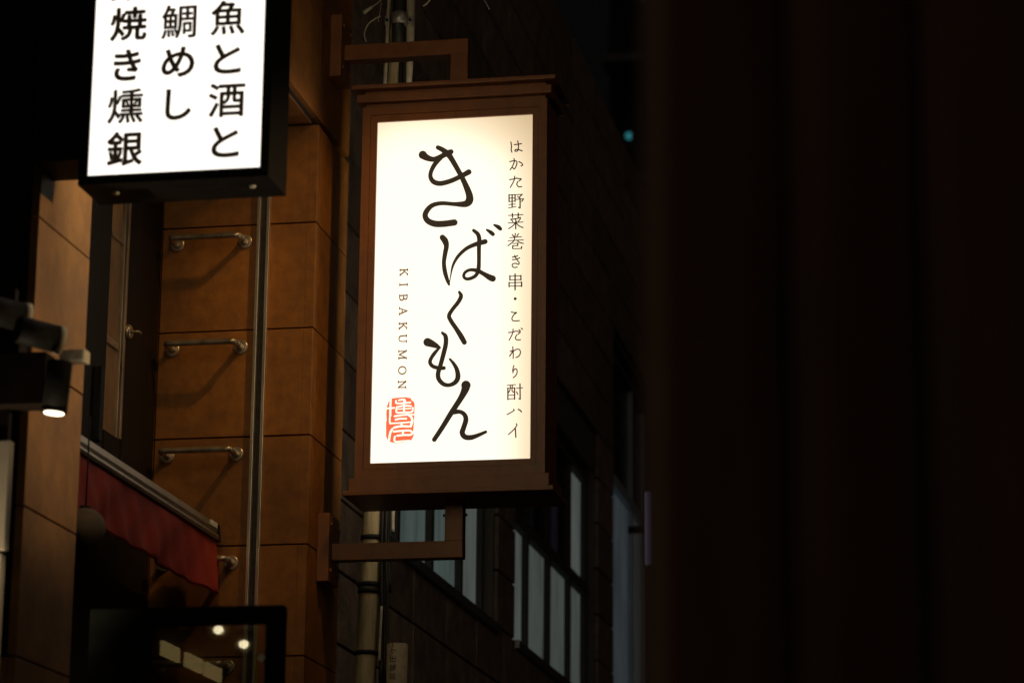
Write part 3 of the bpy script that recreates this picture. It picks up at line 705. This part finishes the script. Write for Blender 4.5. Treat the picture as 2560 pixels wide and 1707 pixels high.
box('arm_bar', (p0.x, SY + .00, at(60, 1010, SY).z), (p1.x, SY + .10, at(60, 880, SY).z), 'dark_leaf', arm, .004)
p0, p1 = at(-60, 812, SY), at(40, 880, SY)
box('arm_box', (p0.x, SY + .02, p1.z), (p1.x, SY + .10, p0.z), 'dark_leaf', arm, .004)
q = at(62, 795, SY); cyl_light('spotlight', 'upper round spotlight with a pale rim aimed along the shopfront', q - Vector((.75, .66, -.10)).normalized() * .15, q, .047, 'rim', None)
q = at(147, 850, SY); cyl_light('spotlight', 'lower round spotlight with a pale rim beside the black lit downlight', q - Vector((.75, .66, -.12)).normalized() * .14, q, .044, 'rim', None)
q = at(135, 1032, SY - .03); cyl_light('downlight', 'black cylinder downlight with a glowing warm lens', q + Vector((.012, 0, .165)), q, .040, 'black_metal', 'lens')
spot('downlight_beam', q + Vector((0, 0, -.02)), q + Vector((-.2, .1, -2)), 5, (1, .78, .48), 46, .6, .02)
jb = thing('junction_box', 'small pale metal box behind the lamp on the tan pillar', 'box', at(195, 905, 8.6))
p = at(196, 892, 8.55); box('body', p - Vector((.055, .03, .018)), p + Vector((.022, .03, .018)), 'galvanised', jb, .003)
box('cover', p + Vector((.0225, -.028, -.020)), p + Vector((.030, .028, .020)), 'rim', jb, .002)

# lit cream board at the left edge
cb = thing('cream_board', 'narrow cream board lit from below at the dark shopfront edge', 'board', at(10, 1690, 8.35))
x_r = at(22, 1150, 8.35).x
box('upper_panel', (x_r - .5, 8.35, at(10, 1374, 8.35).z), (x_r, 8.39, at(10, 1100, 8.35).z), 'cream_board', cb, .003)
box('lower_panel', (x_r - .5, 8.35, 2.2), (x_r - .008, 8.39, at(10, 1382, 8.35).z), 'cream_board', cb, .003)
box('edge_strip', (x_r - .5, 8.36, at(10, 1099, 8.35).z + .001), (x_r - .012, 8.39, at(10, 1099, 8.35).z + .5), 'dark_leaf', cb, .003)
fl = thing('added_board_lamp', 'small unseen floodlight added below the cream board', 'lamp', (x_r - .15, 8.15, 2.35))  # lamp added out of view to brighten the board towards its foot
tube('housing', [(x_r - .15, 8.15, 2.30), (x_r - .15, 8.15, 2.42)], [.03, .04], 'black_metal', fl, 20)
spot('added_board_beam', (x_r - .15, 8.15, 2.44), (x_r - .1, 8.36, 3.0), 34, (1, .80, .52), 80, .7, .03)

# ------------------------------------------------------------------ black framed glass panel
GY = 8.45
gp = thing('glass_panel', 'black framed clear glass panel projecting from the tan pillar', 'glass panel', (at(466, 1707, GY).x, GY, 2.0))
gx0_, gx1_ = at(222, 1600, GY).x, at(706, 1600, GY).x
gz = at(600, 1513, GY).z
boxes('frame', [((gx0_, GY, 2.0), (gx0_ + .19, GY + .05, gz)), ((gx1_ - .055, GY, 2.0), (gx1_, GY + .05, gz)), ((gx0_ + .19, GY, gz - .053), (gx1_ - .055, GY + .05, gz))], 'black_frame', gp, .002)
box('pane', (gx0_ + .19, GY + .02, 2.0), (gx1_ - .055, GY + .028, gz - .053), 'clear_glass', gp)
hh = at(656, 1645, GY); tube('knob', [hh, hh + Vector((.0, -.015, 0))], .012, 'steel', gp)

# shop porch whose ceiling lights the glass reflects (stands left of the picture, in front of the glass)
def mirror(x, y, Y):
    """place at street depth Y that the glass shows at photo point (x, y)"""
    r = ray(x, y); r /= r.y
    return Vector((r.x * (2 * (GY + .02) - Y), Y, EYE + r.z * (2 * (GY + .02) - Y)))
porch = thing('shop_porch', 'shop porch with a dark ceiling and lit windows beside the street', 'porch', (-4.6, 7.0, 0))
d1 = mirror(545, 1571, 6.6); r2 = ray(608, 1607); d2 = mirror(608, 1607, 2 * (GY + .02) - (d1.z - EYE) * r2.y / r2.z)
zc_ = d1.z
box('ceiling', (-4.6, 3.0, zc_ + .045), (-2.9, 7.2, zc_ + .09), 'dark_leaf', porch)
for d in (d1, d2):
    dl = thing('ceiling_downlight', ('warm downlight in the shop porch ceiling, the one farther from the lit windows' if d is d1 else 'warm downlight in the shop porch ceiling, the one closer to the lit windows'), 'downlight', (d.x, d.y, zc_), 'porch ceiling downlights')
    n_ = Vector((.28, .72, -.62)).normalized(); p = Vector((d.x, d.y, zc_))
    tube('trim', [p - n_ * .012, p + n_ * .006], [.050, .044], 'rim', dl, 28)
    tube('lens', [p + n_ * .0062, p + n_ * .010], [.019, .017], 'downlight_glow', dl, 24)
XPW = mirror(410, 1600, 7.0).x - .3
def mx_(x, y):
    r = ray(x, y); k = XPW / r.x
    Yv = r.y * k
    return Vector((XPW, 2 * (GY + .02) - Yv, EYE + r.z * k))
wl, wr = mx_(400, 1590), mx_(520, 1660)
box('window_wall', (XPW - .1, 2.5, 0), (XPW - .02, 8.3, zc_ + .5), 'dark_leaf', porch)
za, zb2 = mx_(420, 1595).z, mx_(420, 1640).z
for xa, xb in ((412, 454), (472, 512), (522, 560)):
    ya_, yb_ = mx_(xa, 1600).y, mx_(xb, 1600).y
    pw = box('porch_window', (XPW - .02, ya_, zb2), (XPW - .005, yb_, za), 'porch_window', porch)

# ------------------------------------------------------------------ stone building beyond
XB = -3.5
def bpz(x, y): return ax(x, y, XB)
sb = thing('stone_building', 'dark stone building with tall pale windows receding along the street', 'building', (XB, 18, 0))
ZSILL, ZTOP, ZTR = 4.425, 6.26, 5.34
def bpg(x, y): return ax(x, y, XB - .12)               # on the glass line, behind the wall face
wins = [(bpz(960, 1350).y, bpg(1199, 1400).y), (bpz(1288, 1400).y, bpg(1457, 1480).y), (bpz(1533, 1400).y, bpg(1610, 1450).y)]
ZROOF = 9.55
YB0, YB1 = 12.75, 27.0
segs = []
edges = [YB0] + [v for w_ in wins for v in w_] + [YB1]
box('wall_core', (-8.5, YB0, 0), (XB - .28, YB1, ZROOF), 'dark_wall', sb)
for a, b in zip(edges[0::2], edges[1::2]):
    box('wall_pier', (XB - .28, a, 0), (XB - .03, b, ZROOF), 'stone_joint', sb)
for a, b in wins:
    box('wall_apron', (XB - .28, a, 0), (XB - .03, b, ZSILL - .06), 'stone_joint', sb)
    box('wall_head', (XB - .28, a, (7.67 if a > 21.5 else ZTOP + .05)), (XB - .03, b, ZROOF), 'stone_joint', sb)
stone_me = {}
def stone(y0, y1, z0, z1):
    d = (round(y1 - y0, 2), round(z1 - z0, 2))
    if d not in stone_me:
        bm = bmesh.new(); bm_box(bm, (-.015, -d[0] / 2, -d[1] / 2), (.015, d[0] / 2, d[1] / 2), .006)
        me = to_mesh(bm, 'stone'); me.materials.append(MATS['stone']); stone_me[d] = me
    link('stone_block', stone_me[d], None, sb, (XB - .012 + random.uniform(-.003, .003), (y0 + y1) / 2, (z0 + z1) / 2))
ch_h = .365; z = 4.06 - ch_h * 4
while z < ZROOF - .1:
    z1 = min(z + ch_h, ZROOF)
    row = [(YB0, YB1)]
    if z1 > ZSILL + .03 and z < ZTOP + .05:
        row = [(a, b) for a, b in zip(edges[0::2], edges[1::2])]
    elif z < 7.65 and z1 > ZTOP: row = [(YB0, wins[2][0]), (wins[2][1], YB1)]
    if z > 2.4:
        for a, b in row:
            n = max(1, round((b - a) / .9)); st_ = (b - a) / n
            for i in range(n): stone(a + i * st_ + .008, a + (i + 1) * st_ - .008, z + .008, z1 - .008)
    z = z1
gi = 0
for wi, (a, b) in enumerate(wins):
    ZTR, ZTOP = ((5.34, 6.26), (5.34, 6.26), (6.52, 7.62))[wi]
    wn = link('window', bpy.data.meshes.new('window'), None, sb, (XB - .1, (a + b) / 2, ZSILL))
    xg = XB - .12
    box('sill', (XB - .2, a + .005, ZSILL - .055), (XB + .03, b - .005, ZSILL), 'alu', wn, .004)
    box('transom', (xg - .03, a + .01, ZTR - .045), (xg + .045, b - .01, ZTR + .045), 'alu_blue' if wi == 2 else 'dark_wall', wn, .004)
    box('head', (xg - .03, a + .01, ZTOP - .06), (xg + .045, b - .01, ZTOP), 'dark_wall', wn, .004)
    if wi == 0: ms = [bpg(985, 1300).y, bpg(1071, 1300).y, bpg(1144, 1400).y]
    elif wi == 1: ms = [bpg(1310, 1400).y, bpg(1365, 1450).y, bpg(1416, 1500).y]
    else: ms = [bpg(1574, 1400).y]
    cuts = [a] + ms + [b]
    for mi, y in enumerate([a + .03] + ms + [b - .03]):
        box('mullion', (xg - .02, y - .035, ZSILL), (xg + .03, y + .035, ZTOP - .06), 'alu_blue' if wi == 2 else 'dark_wall', wn, .003)
    for y0, y1 in zip(cuts, cuts[1:]):
        k = [0, 0, 0, 1, 1, 2, 2, 2, 3, 4][gi % 10]; gi += 1
        box('pane', (xg - .02, y0 + .002, ZSILL), (xg - .012, y1 - .002, ZTR - .045), 'window_glow_%d' % k, wn)
        up_m = 'window_glow_1' if (wi == 1 and y0 == cuts[-2]) else ('window_dark' if wi > 0 else 'window_glow_0')
        box('pane', (xg - .02, y0 + .002, ZTR + .045), (xg - .012, y1 - .002, ZTOP - .06), up_m, wn)
# ------------------------------------------------------------------ lit sign far down the street
fs = thing('banner_sign', 'dim lilac lit vertical sign beside the far windows', 'sign', at(1630, 1430, 23.6))
a, b = at(1612, 1415, 23.6), at(1652, 1225, 23.6)
box('lit_face', (a.x + .01, 23.6, a.z + .01), (b.x - .01, 23.61, b.z - .01), 'lilac_sign', fs)
boxes('frame', [((a.x, 23.595, a.z), (a.x + .01, 23.68, b.z)), ((b.x - .01, 23.595, a.z), (b.x, 23.68, b.z)), ((a.x + .01, 23.595, a.z), (b.x - .01, 23.68, a.z + .01)), ((a.x + .01, 23.595, b.z - .01), (b.x - .01, 23.68, b.z))], 'black_metal', fs)
box('wall_arm', (XB + .0, 23.63, (a.z + b.z) / 2 - .03), (a.x, 23.67, (a.z + b.z) / 2 + .03), 'black_metal', fs)

# ------------------------------------------------------------------ apartment tower far away
TY = 62.0
tw = thing('apartment_tower', 'far dark apartment tower with pale balcony edges and one cyan lamp', 'tower', (at(1600, 853, TY).x, TY, 0))
tx0 = at(1524, 300, TY).x; tx1 = tx0 + 9
box('wall', (tx0, TY, 0), (tx1, TY + 10, 34), 'far_wall', tw)
pitch = at(1550, 178, TY).z - at(1550, 475, TY).z
zb0 = at(1550, 475, TY).z
for k in range(-3, 5):
    zz = zb0 + k * pitch
    box('balcony_edge', (tx0 - .05, TY - .9, zz - .09), (tx1, TY - .002, zz + .09), 'concrete_far', tw)
    box('balcony_wall', (tx0 + .1, TY - .88, zz + .1), (tx1, TY - .82, zz + .9), 'far_wall', tw)
    for j in range(4):
        lit = {(2, 0): 'window_glow_4', (-2, 0): 'window_glow_3', (0, 0): 'window_dark'}.get((k, j), 'window_dark')
        wx = tx0 + .55 + j * 2.2
        wv = box('window', (wx, TY - .03, zz + .3), (wx + 1.5, TY - .004, zz + 2.1), lit, tw)
p = at(1573, 341, TY - 1.0)
tube('cyan_lamp', [p, p + Vector((0, -.05, 0))], .085, 'cyan_lamp', tw, 14)

# ------------------------------------------------------------------ dark shopfront wall close by on the right
NY = 3.0
nw = thing('timber_screen', 'dark brown timber screen wall close at hand, out of focus', 'wall', (at(2000, 1707, NY).x, NY, 0))
nx0 = at(1604, 853, NY).x
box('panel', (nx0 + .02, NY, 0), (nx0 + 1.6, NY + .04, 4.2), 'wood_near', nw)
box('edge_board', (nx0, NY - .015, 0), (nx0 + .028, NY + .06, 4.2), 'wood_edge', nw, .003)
for px in (2024, 2362):
    x = at(px, 853, NY).x
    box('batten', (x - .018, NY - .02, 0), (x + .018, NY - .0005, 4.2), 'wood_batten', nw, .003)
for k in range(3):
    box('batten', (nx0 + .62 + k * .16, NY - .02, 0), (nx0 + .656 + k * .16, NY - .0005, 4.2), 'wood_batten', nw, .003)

# ------------------------------------------------------------------ lamps above the picture that light the wall
def flood(label, loc, target, power, col, deg, blend, rad):
    loc, target = Vector(loc), Vector(target); d = (target - loc).normalized()
    t = thing('arm_floodlight', label, 'lamp', loc, 'floodlights on wall arms')
    tube('housing', [loc - d * .22, loc - d * .20, loc - d * .03], [.05, .08, .10], 'black_metal', t, 24)
    tube('reflector_rim', [loc - d * .029, loc - d * .01], [.105, .105], 'steel_dull', t, 24, False)
    tube('support_arm', [loc - d * .2, Vector((XF, loc.y, loc.z + .35))], .018, 'black_metal', t, 12)
    spot('flood_beam', loc, target, power, col, deg, blend, rad)
flood('floodlight on a long arm lighting the rungs and tiled corner', (-1.55, 10.75, 7.15), (-3.20, 12, 4.95), 135, (1.0, .60, .18), 34, 1.0, .06)
pl = thing('street_lamp', 'street lamp across the road lighting the tan pillar', 'lamp', (1.2, 8.75, 0))
tube('post', [(1.2, 8.75, 0), (1.2, 8.75, 4.22)], [.05, .035], 'black_metal', pl, 16)
tube('lamp_head', [(1.17, 8.75, 4.12), (1.0, 8.75, 4.10)], [.09, .11], 'black_metal', pl, 20)
LP = Vector((.96, 8.75, 4.10))
spot('lamp_beam', LP, (-3.29, 8.95, 4.12), 235, (1.0, .68, .32), 27, 1.0, .035)
